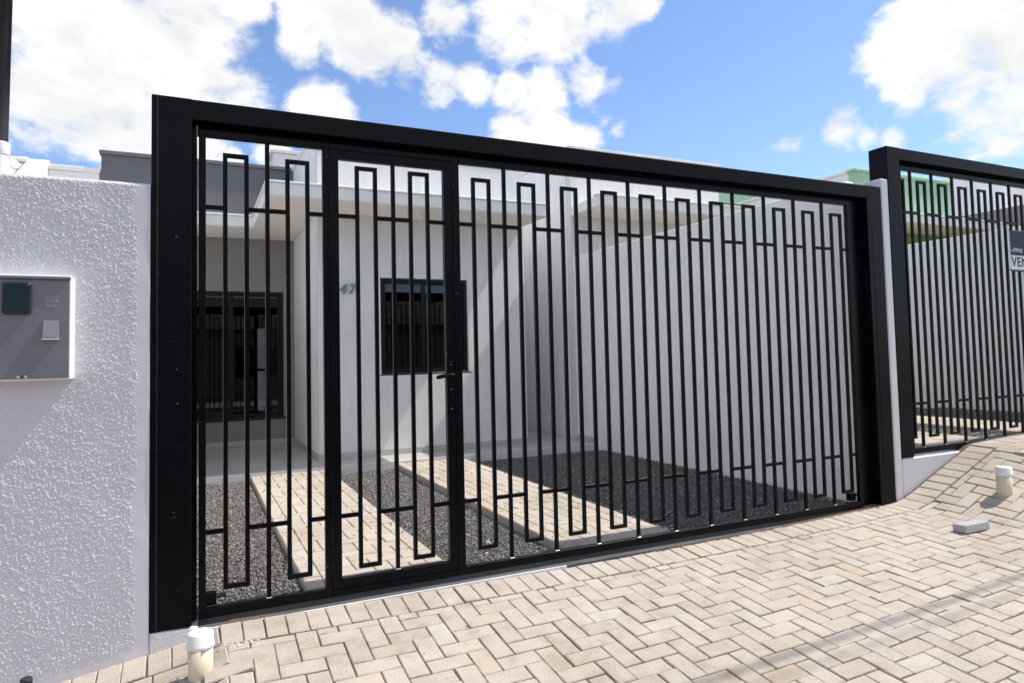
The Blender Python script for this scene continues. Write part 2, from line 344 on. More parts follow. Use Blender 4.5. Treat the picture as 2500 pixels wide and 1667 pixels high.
def sidewalk():
    xs = np.concatenate([[-30, -12, -8], np.arange(-5, 12.01, .1), [16, 24, 40]]); ys = np.arange(-2.58, .061, .11)
    v = [(x, y, zsurf(x, y)-.008) for y in ys for x in xs]; n = len(xs)
    f = [(j*n+i, j*n+i+1, (j+1)*n+i+1, (j+1)*n+i) for j in range(len(ys)-1) for i in range(n-1)]
    me = bpy.data.meshes.new('sidewalk'); me.from_pydata(v, [], f); me.materials.append(M['sand']); me.update()
    root = tag(link('sidewalk', me), kind='structure')
    a = .1035; cells = []
    # soldier course against the sill
    k = -1.655
    while k < 3.42: cells.append((k, k+a, -.268, -.062)); k += a
    k = 3.47
    while k < 12: cells.append((k, k+a, -.268, -.06)); k += a
    k = -1.66
    while k > -5: cells.append((k-a, k, -.235, -.03)); k -= a
    # herringbone
    X0, Y0 = -1.424, -.335
    for i in range(-34, 90):
        for j in range(-2, 22):
            m = (i+j) % 4
            if m == 0: r = (X0+i*a, X0+(i+1)*a, Y0-(j+2)*a, Y0-j*a)
            elif m == 2: r = (X0+i*a, X0+(i+2)*a, Y0-(j+1)*a, Y0-j*a)
            else: continue
            x0, x1, y0, y1 = r
            lim = -.275 if x0 > -1.68 else -.242
            y1 = min(y1, lim); y0 = max(y0, -2.56)
            if y1-y0 < .03: continue
            cells.append((x0, x1, y0, y1))
    pipes = [(-1.743, -.42), (float(PIPE_R.x), float(PIPE_R.y))]
    items = []
    for c in cells:
        xc, yc = (c[0]+c[1])/2, (c[2]+c[3])/2
        p = project((xc, yc, zsurf(xc, yc))); vis = p is not None and -40 < p[0] < 2540 and p[1] < 1720
        items.append((not vis, p[2] if p else 99, c))
    items.sort(key=lambda t: (t[0], t[1]))
    cache = {}
    def pm(w, h, var):
        key = (round(w, 3), round(h, 3), var)
        if key not in cache: cache[key] = paver_mesh(w, h, .05, var)
        return cache[key]
    rest = MB()
    for n_, (hid, _, c) in enumerate(items):
        w, h = c[1]-c[0], c[3]-c[2]; xc, yc = (c[0]+c[1])/2, (c[2]+c[3])/2
        e = .03; gx = (zsurf(xc+e, yc)-zsurf(xc-e, yc))/(2*e); gy = (zsurf(xc, yc+e)-zsurf(xc, yc-e))/(2*e)
        nrm = Vector((-gx+random.gauss(0, .008), -gy+random.gauss(0, .008), 1)).normalized()
        X = Vector((1, 0, gx)); X = (X-nrm*X.dot(nrm)).normalized(); Y = nrm.cross(X)
        ang = random.gauss(0, .010); X, Y = X*math.cos(ang)+Y*math.sin(ang), Y*math.cos(ang)-X*math.sin(ang)
        z = zsurf(xc, yc)+random.gauss(0, .0016)
        sx = math.sqrt(1+gx*gx); sy = math.sqrt(1+gy*gy)
        MX = Matrix(((X.x*sx, Y.x*sy, nrm.x, xc+random.gauss(0, .0012)), (X.y*sx, Y.y*sy, nrm.y, yc+random.gauss(0, .0012)), (X.z*sx, Y.z*sy, nrm.z, z), (0, 0, 0, 1)))
        me = pm(w, h, random.randrange(5))
        if n_ < 300:
            o = link('paver', me, root); o.matrix_local = MX
        else:
            rest.add([tuple(MX @ q.co) for q in me.vertices], [tuple(p.vertices) for p in me.polygons])
    ro = rest.build('paver_field', 'paver', root); ro['kind'] = 'stuff'
    return root
def paver_mesh(w, h, t, var):
    """one block: chamfered, slightly worn outline, origin on the top face"""
    rr = random.Random(int(w*1e4)*31+int(h*1e4)*17+var)
    g_ = .0026; hw, hh = w/2-g_, h/2-g_; ch = .0042
    def outline(ins, z, jit):
        pts = []
        n1, n2 = (4, 2) if w > h*1.2 else ((2, 4) if h > w*1.2 else (2, 2))
        cnr = .004
        seq = [((-hw, -hh), (hw, -hh), n1), ((hw, -hh), (hw, hh), n2), ((hw, hh), (-hw, hh), n1), ((-hw, hh), (-hw, -hh), n2)]
        for (ax, ay), (bx, by), n in seq:
            L_ = math.hypot(bx-ax, by-ay); dx, dy = (bx-ax)/L_, (by-ay)/L_; nx, ny = -dy, dx
            for q in range(n+1):
                tt = cnr+(L_-2*cnr)*q/n; j = rr.gauss(0, jit) if 0 < q < n else rr.gauss(0, jit*.5)
                pts.append((ax+dx*tt+nx*(ins+j), ay+dy*tt+ny*(ins+j), z))
        return pts
    o0 = outline(0, -t, 0); st = rr.getstate(); o1 = outline(0, -ch, .0007); o2 = outline(ch, 0, .0009)
    n = len(o0); v = o0+o1+o2
    f = [(i, (i+1) % n, n+(i+1) % n, n+i) for i in range(n)]+[(n+i, n+(i+1) % n, 2*n+(i+1) % n, 2*n+i) for i in range(n)]+[tuple(range(2*n, 3*n))]
    me = bpy.data.meshes.new('paver'); me.from_pydata(v, [], f); me.materials.append(M['paver']); me.update(); return me
PIPE_R = on_surface(2453, 1203)
SIDEWALK = sidewalk()

# sill under the gates and whitewashed base
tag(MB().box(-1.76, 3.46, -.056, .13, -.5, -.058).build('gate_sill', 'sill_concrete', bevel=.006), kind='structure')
sl_ = MB(); sl_.box(-1.75, .35, -.064, -.054, -.3, -.060)
tag(sl_.build('sill_render_edge', 'cement_white', bevel=.002), kind='structure')

# ------------------------------------------------------------------ yards: paved wheel strips, gravel, porch
def strip(x0, x1, y0, y1, z, nm='driveway_strip'):
    root = tag(MB().box(x0, x1, y0, y1, z-.3, z-.012).build(nm, 'concrete', bevel=.004), kind='structure')
    a = .105; n = int(round((x1-x0)/a)); a = (x1-x0)/n; cells = []
    for i in range(0, n):
        for j in range(0, int((y1-y0)/a)+4):
            pass
    ny = int((y1-y0)/(2*a))
    for side in (0, n-1):
        for j in range(ny+1):
            cells.append((x0+side*a, x0+(side+1)*a, y0+j*2*a, min(y1, y0+(j+1)*2*a)))
    xi0, xi1 = x0+a, x1-a
    for i in range(-4, n+4):
        for j in range(-2, int((y1-y0)/a)+2):
            m = (i+j) % 4
            if m == 0: r = [xi0+i*a, xi0+(i+1)*a, y0+j*a, y0+(j+2)*a]
            elif m == 2: r = [xi0+i*a, xi0+(i+2)*a, y0+j*a, y0+(j+1)*a]
            else: continue
            r[0] = max(r[0], xi0); r[1] = min(r[1], xi1); r[2] = max(r[2], y0); r[3] = min(r[3], y1)
            if r[1]-r[0] < .03 or r[3]-r[2] < .03: continue
            cells.append(tuple(r))
    cells.sort(key=lambda c: c[2]); cache = {}; rest = MB()
    for k, c in enumerate(cells):
        w, h = c[1]-c[0], c[3]-c[2]
        if w < .03 or h < .03: continue
        key = (round(w, 3), round(h, 3), random.randrange(3))
        if key not in cache: cache[key] = paver_mesh(w, h, .04, key[2])
        me = cache[key]; MX = Matrix.Translation(((c[0]+c[1])/2, (c[2]+c[3])/2, z+random.gauss(0, .0012))) @ Matrix.Rotation(random.gauss(0, .006), 4, 'Z')
        if k < 290 and nm == 'driveway_strip':
            o = link('paver', me, root); o.matrix_local = MX
        else: rest.add([tuple(MX @ q.co) for q in me.vertices], [tuple(p.vertices) for p in me.polygons])
    if rest.v: ro = rest.build('paver_field', 'paver', root); ro['kind'] = 'stuff'
    return root
tag(MB().box(-2.0, 3.32, .13, 13.5, -.6, -.075).build('yard', 'gravel_bed'), kind='structure')
S1 = strip(-1.20, -.36, .10, 4.265, 0.0); S2 = strip(.44, 1.29, .10, 4.265, 0.0)
def gravel(name, rects, z, label, dens=7400, size=.0054):
    base = np.array([(1, 0, 0), (-1, 0, 0), (0, 1, 0), (0, -1, 0), (0, 0, 1), (0, 0, -1)], float)
    tri = np.array([(4, 0, 2), (4, 2, 1), (4, 1, 3), (4, 3, 0), (5, 2, 0), (5, 1, 2), (5, 3, 1), (5, 0, 3)])
    P = []
    for x0, x1, y0, y1, dn, *zo in rects:
        n = int((x1-x0)*(y1-y0)*dens*dn); p = np.c_[rng.uniform(x0, x1, n), rng.uniform(y0, y1, n), z+rng.uniform(-.006, .006, n)+.012*np.sin(rng.uniform(0, 1)*6+np.linspace(0, 1, n)*0)]; p[:, 2] += zo[0] if zo else 0; P.append(p)
    P = np.concatenate(P); n = len(P)
    S = (size*rng.lognormal(0, .32, n))[:, None, None]; V = base[None]*(1+rng.uniform(-.4, .4, (n, 6, 1)))
    V = V*rng.uniform(.6, 1.3, (n, 1, 3))*S
    q = rng.normal(size=(n, 4)); q /= np.linalg.norm(q, axis=1)[:, None]; w, x, y, zz = q.T
    Rm = np.stack([np.stack([1-2*(y*y+zz*zz), 2*(x*y-zz*w), 2*(x*zz+y*w)], -1), np.stack([2*(x*y+zz*w), 1-2*(x*x+zz*zz), 2*(y*zz-x*w)], -1), np.stack([2*(x*zz-y*w), 2*(y*zz+x*w), 1-2*(x*x+y*y)], -1)], 1)
    V = np.einsum('nij,nkj->nki', Rm, V)+P[:, None, :]
    F_ = (tri[None]+6*np.arange(n)[:, None, None]).reshape(-1, 3)
    me = bpy.data.meshes.new(name); me.vertices.add(n*6); me.vertices.foreach_set('co', V.reshape(-1).astype(np.float32))
    me.loops.add(F_.size); me.loops.foreach_set('vertex_index', F_.reshape(-1).astype(np.int32))
    me.polygons.add(len(F_)); me.polygons.foreach_set('loop_start', np.arange(0, F_.size, 3, dtype=np.int32)); me.update(); me.validate()
    me.materials.append(M['stone']); o = link(name, me); tag(o, label, 'gravel', kind='stuff'); return o
gravel('gravel', [(-1.98, -1.21, .09, 4.26, 1.25), (-.35, .43, .13, 4.26, 1.2), (1.30, 3.29, .13, 4.1, 1.0), (-1.20, -1.05, .15, 4.2, .012, .061), (-.50, -.36, .15, 4.2, .012, .061), (.44, .60, .15, 4.2, .012, .061), (1.10, 1.29, .15, 4.2, .012, .061), (-1.2, 1.29, .14, 4.2, .0012, .061)], -.055, 'dark crushed stone gravel filling the beds beside the paved wheel strips')
# lot next door, one step up the hill
tag(MB().box(3.62, 8.9, .13, 14, -.6, .27).build('neighbouring_yard', 'gravel_bed'), kind='structure')
strip(4.35, 5.2, .10, 4.4, .36, 'neighbouring_driveway_strip'); strip(6.0, 6.85, .10, 4.4, .36, 'neighbouring_driveway_strip')
gravel('neighbouring_gravel', [(3.62, 4.34, .12, 3.0, .9), (5.21, 5.99, .12, 3.5, .9), (6.86, 8.88, .12, 3.0, .45)], .30, 'dark crushed stone gravel behind the gate further up the street', 4200, .0075)
tag(MB().box(4.425, 9.3, -.056, .12, -.5, .30).build('neighbouring_gate_sill', 'concrete', bevel=.006), kind='structure')

# porch
def porch(x0, x1, y0, y1, z, nm):
    root = tag(MB().box(x0, x1, y0, y1, z-.5, z-.010).build(nm, 'concrete'), kind='structure')
    t = .60; y = y0
    while y < y1-.02:
        x = x0; h = min(t, y1-y)
        while x < x1-.02:
            w = min(t, x1-x)
            o = MB().box(-w/2+.0015, w/2-.0015, -h/2+.0015, h/2-.0015, -.009, 0).build('tile', 'tile', root, bevel=.0012); o.location = (x+w/2, y+h/2, z+random.gauss(0, .0004)); x += w
        y += h
    MB().box(x0, x1, y0-.03, y0-.001, z-.4, z-.003).build('edge_trim', 'cement_white', root, bevel=.004)
    return root
porch(-1.98, 3.28, 4.30, 7.0, .03, 'porch_floor')

# ------------------------------------------------------------------ houses
def baseboard(root, pts, z, h=.075):
    for (ax, ay), (bx, by) in pts:
        L_ = math.hypot(bx-ax, by-ay); n = max(1, int(round(L_/.6))); d = ((bx-ax)/L_, (by-ay)/L_)
        for k in range(n):
            s0, s1 = L_*k/n+.001, L_*(k+1)/n-.001; nx, ny = d[1], -d[0]
            p = [(ax+d[0]*s0, ay+d[1]*s0), (ax+d[0]*s0+nx*.011, ay+d[1]*s0+ny*.011), (ax+d[0]*s1+nx*.011, ay+d[1]*s1+ny*.011), (ax+d[0]*s1, ay+d[1]*s1)]
            MB().prism(p, z, z+h).build('baseboard', 'tile', root, bevel=.001)
def window(root, fx, x0, x1, z0, z1, y, sashes=2, sill=True, nm='window'):
    """sliding aluminium window in an opening, seen from -y; fx maps local x"""
    lo, hi = sorted((fx(x0), fx(x1)))
    w = MB().ring(lo, hi, z0, z1, .045, y+.010, y+.085).build(nm, 'alu', root, bevel=.002)
    n = sashes; sw = (hi-lo-.07)/n
    for k in range(n):
        a = lo+.035+k*sw-(.02 if k else 0); b = lo+.035+(k+1)*sw; yy = y+.03+.022*k
        f = MB().ring(a, b, z0+.03, z1-.03, .042, yy, yy+.02).build('sash', 'alu', w, bevel=.0015)
        MB().box(a+.041, b-.041, yy+.007, yy+.012, z0+.071, z1-.071).build('pane', 'glass', w)
    if sill: MB().box(lo-.02, hi+.025, y-.03, y+.02, z0-.025, z0-.001).build('sill', 'alu', w, bevel=.003)
    return w
def make_house(name, label, fx, dz, mats, detailed, T=4.20):
    """local plan of the row: a projecting room, a recessed entrance bay, a flat canopy, parapets"""
    rw, rs, bay, sof, fasc, under = mats
    root = empty(name, (0, 0, 0)); tag(root, label, 'house')
    def bx(nm, x0, x1, y0, y1, z0, z1, mat, par=root, bevel=.008):
        lo, hi = sorted((fx(x0), fx(x1))); return MB().box(lo, hi, y0, y1, z0+dz, z1+dz).build(nm, mat, par, bevel=bevel)
    lo, hi = sorted((fx(-.37), fx(2.5))); h0, h1 = sorted((fx(.42), fx(1.63)))
    fw = MB().holed_y(lo, hi, -.3+dz, T+dz, h0, h1, 1.07+dz, 2.315+dz, 4.8, 4.95).build('front_wall', rw, root, bevel=.006)
    bx('side_wall', -.37, -.22, 4.95, 10.5, -.3, T, rs); bx('side_wall', 2.35, 2.5, 4.95, 10.5, -.3, T, rs)
    b0, b1 = sorted((fx(-2.93), fx(-.37))); g0, g1 = sorted((fx(-1.98), fx(-.53)))
    if detailed: w = MB().holed_y(b0, b1, -.3+dz, T+dz, g0, g1, .43+dz, 2.315+dz, 7.0, 7.15).build('bay_wall', bay, root, bevel=.006)
    else: bx('bay_wall', -2.93, -.37, 7.0, 7.15, -.3, T, bay)
    # copings: a rendered lip round the top of the parapets
    for a, cm in (((-.395, 2.525, 4.775, 4.975), rw), ((-.395, -.195, 4.976, 10.5), rs), ((2.325, 2.525, 4.976, 10.5), rs)): bx('coping', *a, T+.001, T+.055, cm)
    bx('coping', -2.955, -.396, 6.97, 7.18, T+.001, T+.055, bay)
    # canopy
    pl = [(-1.03, 4.04), (2.5, 4.04), (2.5, 4.797), (-.373, 4.797), (-.373, 6.997), (-2.93, 6.997), (-2.93, 6.05), (-1.03, 6.05)]
    def poly(k0, k1, z0, z1, nm, mat):
        p = [(fx(x), y) for x, y in pl]
        if fx(1) < fx(0): p.reverse()
        return MB().prism(p, z0+dz, z1+dz)
    c = poly(0, 0, 3.115, 3.255, '', '').build('canopy', fasc, root, bevel=.006)
    so = poly(0, 0, 3.109, 3.113, '', '')
    so.build('soffit', sof, c)
    # thin drip lip on top of the canopy edge
    lo2, hi2 = sorted((fx(-1.055), fx(2.515)))
    MB().box(lo2, hi2, 4.022, 4.16, 3.256+dz, 3.282+dz).build('edge_lip', fasc, c, bevel=.006)
    e0, e1 = sorted((fx(-1.055), fx(-.92))); MB().box(e0, e1, 4.161, 6.05, 3.256+dz, 3.282+dz).build('edge_lip', fasc, c, bevel=.006)
    e0, e1 = sorted((fx(-2.93), fx(-1.056))); MB().box(e0, e1, 6.032, 6.17, 3.256+dz, 3.282+dz).build('edge_lip', fasc, c, bevel=.006)
    bx('roof_slab', -2.78, 2.34, 7.16, 10.5, 3.32, 3.44, 'concrete'); bx('roof_slab', -.21, 2.34, 4.96, 7.15, 3.32, 3.44, 'concrete')
    if not detailed: bx('back_wall', -2.93, 2.5, 10.51, 10.66, -.3, 3.6, rs)
    window(root, fx, .42, 1.63, 1.07+dz, 2.315+dz, 4.8+.03)
    return root
WH = ('white_plaster', 'white_smooth', 'dark_grey', 'soffit', 'white_smooth', 'white_plaster')
house = make_house('house', 'white single storey house numbered 47 behind the large black gate', lambda x: x, 0, ('white_plaster', 'white_smooth', 'grey_bay', 'soffit', 'white_smooth', 'white_plaster') if 'grey_bay' in M else WH, True)
# lower part of the recessed bay is painted a lighter warm grey
lw = MB().holed_y(-2.9, -.372, .0, 3.105, -1.98, -.53, .43, 2.315, 6.990, 6.998).build('bay_wall_paint', 'grey_wall', house)
window(house, lambda x: x, -1.98, -.53, .43, 2.315, 7.0, 2, True, 'bay_window')
baseboard(house, [((-.37, 4.80), (2.5, 4.80)), ((-1.98, 6.99), (-.38, 6.99))], .031)
baseboard(house, [((-.37, 6.98), (-.37, 4.80))], .031)
# rooms behind the glass
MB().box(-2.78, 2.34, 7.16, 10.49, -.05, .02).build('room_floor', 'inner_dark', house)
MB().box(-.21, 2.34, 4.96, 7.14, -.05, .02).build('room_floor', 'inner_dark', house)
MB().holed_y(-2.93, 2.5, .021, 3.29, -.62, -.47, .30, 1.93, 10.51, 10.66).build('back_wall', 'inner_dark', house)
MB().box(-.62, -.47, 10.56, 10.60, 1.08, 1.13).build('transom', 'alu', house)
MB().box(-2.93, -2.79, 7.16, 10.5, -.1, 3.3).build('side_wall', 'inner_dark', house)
# house number
num = text_mesh('house_number', '4', .178, 'steel', .012, 1.0, .004, .22); o = link('house_number', num, house, (-.115, 4.775, 2.10))
num = text_mesh('house_number', '7', .178, 'steel', .012, 1.0, .004, .22); o = link('house_number', num, house, (.000, 4.775, 2.10))
# lamp under the canopy and a socket in the bay
MB().lathe([(.05, 0), (.055, -.012), (.03, -.02), (.026, -.05), (.035, -.07)], (.90, 4.45, 3.108), 24).build('lamp_holder', 'porcelain', house, smooth=False)
MB().box(-.378, -.371, 5.75, 5.83, .62, .74).build('socket_plate', 'porcelain', house, bevel=.002)
# second lamp, tank room on the roof
tk = MB().box(-.46, .9, 9.0, 11.5, 3.43, 5.06).build('tank_room', 'white_smooth', house, bevel=.01)
MB().box(-.5, .94, 8.96, 11.54, 5.061, 5.12).build('tank_coping', 'white_smooth', house, bevel=.006)
# yard wall behind the house
bw_ = MB().box(-6, 12, 13.5, 13.7, -.6, 2.2).build('rear_wall', 'cement_white', bevel=.01); tag(bw_, 'pale rear yard wall glimpsed through the bay window of house 47', 'wall')

house2 = make_house('house', 'white house up the hill just right of number 47, beige soffit over the boundary wall', lambda x: 5.8-x, .21, WH, False, 4.115)
house3 = make_house('house', 'mint green house further up the street with a pale canopy band', lambda x: 12.03-x, .40, ('mint', 'white_smooth', 'dark_grey', 'soffit', 'white_smooth', 'leaf_green'), False)
# green wall under that canopy is a stronger green
MB().box(9.53, 12.4, 4.790, 4.798, .3, 3.49).build('lower_front_paint', 'leaf_green', house3)
MB().box(11.0, 14.5, 10.2, 12.5, 3.82, 5.66).build('tank_room', 'mint', house3, bevel=.01)
house4 = empty('house', (0, 0, 0)); tag(house4, 'pale grey house at the far right beyond the mint green one', 'house')
MB().box(15.2, 15.4, 1.6, 9, -.2, 4.42).build('side_wall', 'grey_wall', house4, bevel=.01)
MB().box(15.4, 19, 4.8, 9, -.2, 4.42).build('front_wall', 'white_plaster', house4, bevel=.01)
MB().box(12.6, 19.5, 9.2, 12, -.2, 5.75).build('rear_wall', 'white_smooth', house4, bevel=.01)
MB().box(18.3, 22, 7.0, 9.0, 4.43, 6.2).build('tank_room', 'white_smooth', house4, bevel=.01)

# house on the left: gable with tiles
h0 = empty('tiled_house', (-4, 6, 0)); tag(h0, 'low house with white clay roof tiles above the left wall', 'house')
def lo0(o): o.location = (4, -6, 0); return o
lo0(MB().box(-3.57, -2.95, 7.02, 7.3, -.3, 3.93).build('wall', 'bound_wall', h0, bevel=.01))
lo0(MB().box(-3.59, -2.94, 6.995, 7.33, 3.931, 4.0).build('coping', 'bound_wall', h0, bevel=.008))
lo0(MB().prism_x([(4.2, -.3), (7.01, -.3), (7.01, 3.97), (4.2, 2.55)], -3.72, -3.55).build('gable_wall', 'white_smooth', h0, bevel=.01))
lo0(MB().prism_x([(4.15, 2.53), (7.01, 3.975), (7.01, 4.05), (4.15, 2.60)], -3.76, -3.53).build('verge', 'white_smooth', h0, bevel=.006))
def s_tiles():
    slope = math.atan2(3.97-2.55, 7.01-4.2)
    for i in range(9):
        for j in range(9):
            x = -3.76-.20*(i+.5); n = 8; v = []; f = []
            for e, (s0) in enumerate((0, .36)):
                for k in range(n+1):
                    t = k/n; zz = .035*math.sin(2*math.pi*t)+(.02 if e == 0 else 0); v.append((x-.1+.205*t, s0, zz)); v.append((x-.1+.205*t, s0, zz-.014))
            m_ = 2*(n+1)
            for k in range(n):
                f += [(2*k, 2*k+2, m_+2*k+2, m_+2*k), (2*k+1, m_+2*k+1, m_+2*k+3, 2*k+3), (2*k, 2*k+1, 2*k+3, 2*k+2)]
            mb = MB().add(v, f); o = mb.build('roof_tile', 'roof_tile', h0, smooth=False)
            s = .33*j; o.matrix_local = Matrix.Translation((4, -6, 0)) @ Matrix.Translation((0, 4.15+s*math.cos(slope), 2.60+s*math.sin(slope))) @ Matrix.Rotation(slope, 4, 'X')
s_tiles()
for k in range(5):
    x1 = -3.78-.40*k; lo0(MB().cyl((x1, 7.06, 3.98), (x1-.42, 7.06, 3.985), .10, .085, 14).build('ridge_tile', 'roof_tile', h0))

# ------------------------------------------------------------------ walls
def rough_wall():
    """the near wall: real relief, thrown plaster with trowelled margins"""
    x0, x1, z0, z1 = -3.3, -1.968, -.6, 2.165
    xs = np.concatenate([np.arange(x0, -2.66, .008), np.arange(-2.66, x1+.0001, .0020)]); zs_ = np.concatenate([np.arange(z0, -.30, .02), np.arange(-.30, z1+.0001, .0021)])
    nx, nz = len(xs), len(zs_)
    def vnoise(sx, sz, seed):
        r = np.random.default_rng(seed); gx, gz = int((x1-x0)/sx)+4, int((z1-z0)/sz)+4; G = r.random((gz, gx))
        u = (xs-x0)/sx; w = (zs_-z0)/sz; iu = u.astype(int); iw = w.astype(int); fu = u-iu; fw = w-iw; fu = fu*fu*(3-2*fu); fw = fw*fw*(3-2*fw)
        a = G[iw][:, iu]; b = G[iw][:, iu+1]; c = G[iw+1][:, iu]; d = G[iw+1][:, iu+1]
        return (a*(1-fu)+b*fu)*(1-fw)[:, None]+(c*(1-fu)+d*fu)*fw[:, None]
    h = vnoise(.0066, .0082, 1)*.5+vnoise(.0042, .0048, 2)*.5
    patch = vnoise(.10, .12, 3)*.6+vnoise(.30, .30, 4)*.4
    thr = .47-.14*(patch-.5)
    H = np.clip((h-thr)/.26, 0, 1); H = H*H*(3-2*H)
    X, Z = np.meshgrid(xs, zs_)
    wob = (vnoise(.06, .06, 5)-.5)*.05
    mar = np.clip((x1-.055+wob*.7-X)/.02, 0, 1)                      # trowelled band beside the post
    low = np.clip((Z-(-.12-.155*(X*-1-1.8))-.03)/.05, 0, 1)
    d = np.maximum(np.maximum(-9-X, X+2.285), np.maximum(1.185-Z, Z-1.70)); box = np.clip((d+wob*.4-.004)/.02, 0, 1)
    H = H*mar*low*box
    H *= .0025*(.75+.5*patch)
    H += (vnoise(.25, .25, 6)-.5)*.004+(vnoise(.05, .05, 7)-.5)*.0012
    # soft rounded top and right arris
    rnd = np.maximum(0, 1-(z1-Z)/.02)**2*.014
    Y = -.0435-H+rnd
    v = np.stack([X, Y, Z], -1).reshape(-1, 3)
    idx = np.arange(nx*nz).reshape(nz, nx)
    F_ = np.stack([idx[:-1, :-1], idx[:-1, 1:], idx[1:, 1:], idx[1:, :-1]], -1).reshape(-1, 4)
    # close the body
    nb = len(v); yb = .20
    back = np.array([(x0, yb, z0), (x1, yb, z0), (x1, yb, z1), (x0, yb, z1)])
    v = np.concatenate([v, back]); faces = [tuple(map(int, q)) for q in F_]
    top = [int(i) for i in idx[-1, :]]; right = [int(i) for i in idx[:, -1]]
    faces.append(tuple(top+[nb+2, nb+3])); faces.append(tuple([nb+1, nb+2]+right[::-1])); faces.append((nb+1, nb, nb+3, nb+2)); faces.append(tuple([nb+3, nb]+[int(i) for i in idx[:, 0]]))
    me = bpy.data.meshes.new('front_wall'); me.from_pydata(v.tolist(), [], faces); me.update(); me.materials.append(M['wall_lilac'])
    for p in me.polygons: p.use_smooth = len(p.vertices) == 4
    return link('front_wall', me)
fw = tag(rough_wall(), 'rough plastered pale lilac wall with the meter box, left of the gate', 'wall')
MB().box(-12, -3.302, -.043, .2, -.6, 2.162).build('wall_run', 'wall_lilac', fw, bevel=.01)
# plinth below the left post
pb = MB().prism_y([(-1.966, -.6), (-1.70, -.6), (-1.70, -.075), (-1.77, -.052), (-1.966, -.042)], -.0445, .2).build('wall_plinth', 'cement_white', fw, bevel=.006)
bwall = tag(MB().box(3.30, 3.598, .135, 4.79, -.6, 2.70).build('boundary_wall', 'bound_wall', bevel=.012), 'tall pale boundary wall running back from the gate, between the two lots', 'wall')
MB().box(3.607, 4.42, -.044, .2, -.6, .325).build('wall_plinth', 'wall_lilac', bwall, bevel=.012)
MB().box(3.513, 3.606, -.047, .134, -.5, 2.70).build('wall_end_render', 'wall_lilac', bwall, bevel=.012)
bw2 = tag(MB().box(8.90, 9.2, .135, 12.0, -.6, 2.95).build('boundary_wall', 'bound_wall', bevel=.012), 'pale boundary wall inside the farther gate, below the mint green house', 'wall')
lwall = tag(MB().box(-2.3, -2.0, .22, 6.96, -.6, 2.12).build('boundary_wall', 'bound_wall', bevel=.012), 'low side wall running back behind the left gate post', 'wall')
baseboard(bwall, [((3.3, 4.785), (3.3, 4.30))], .031)

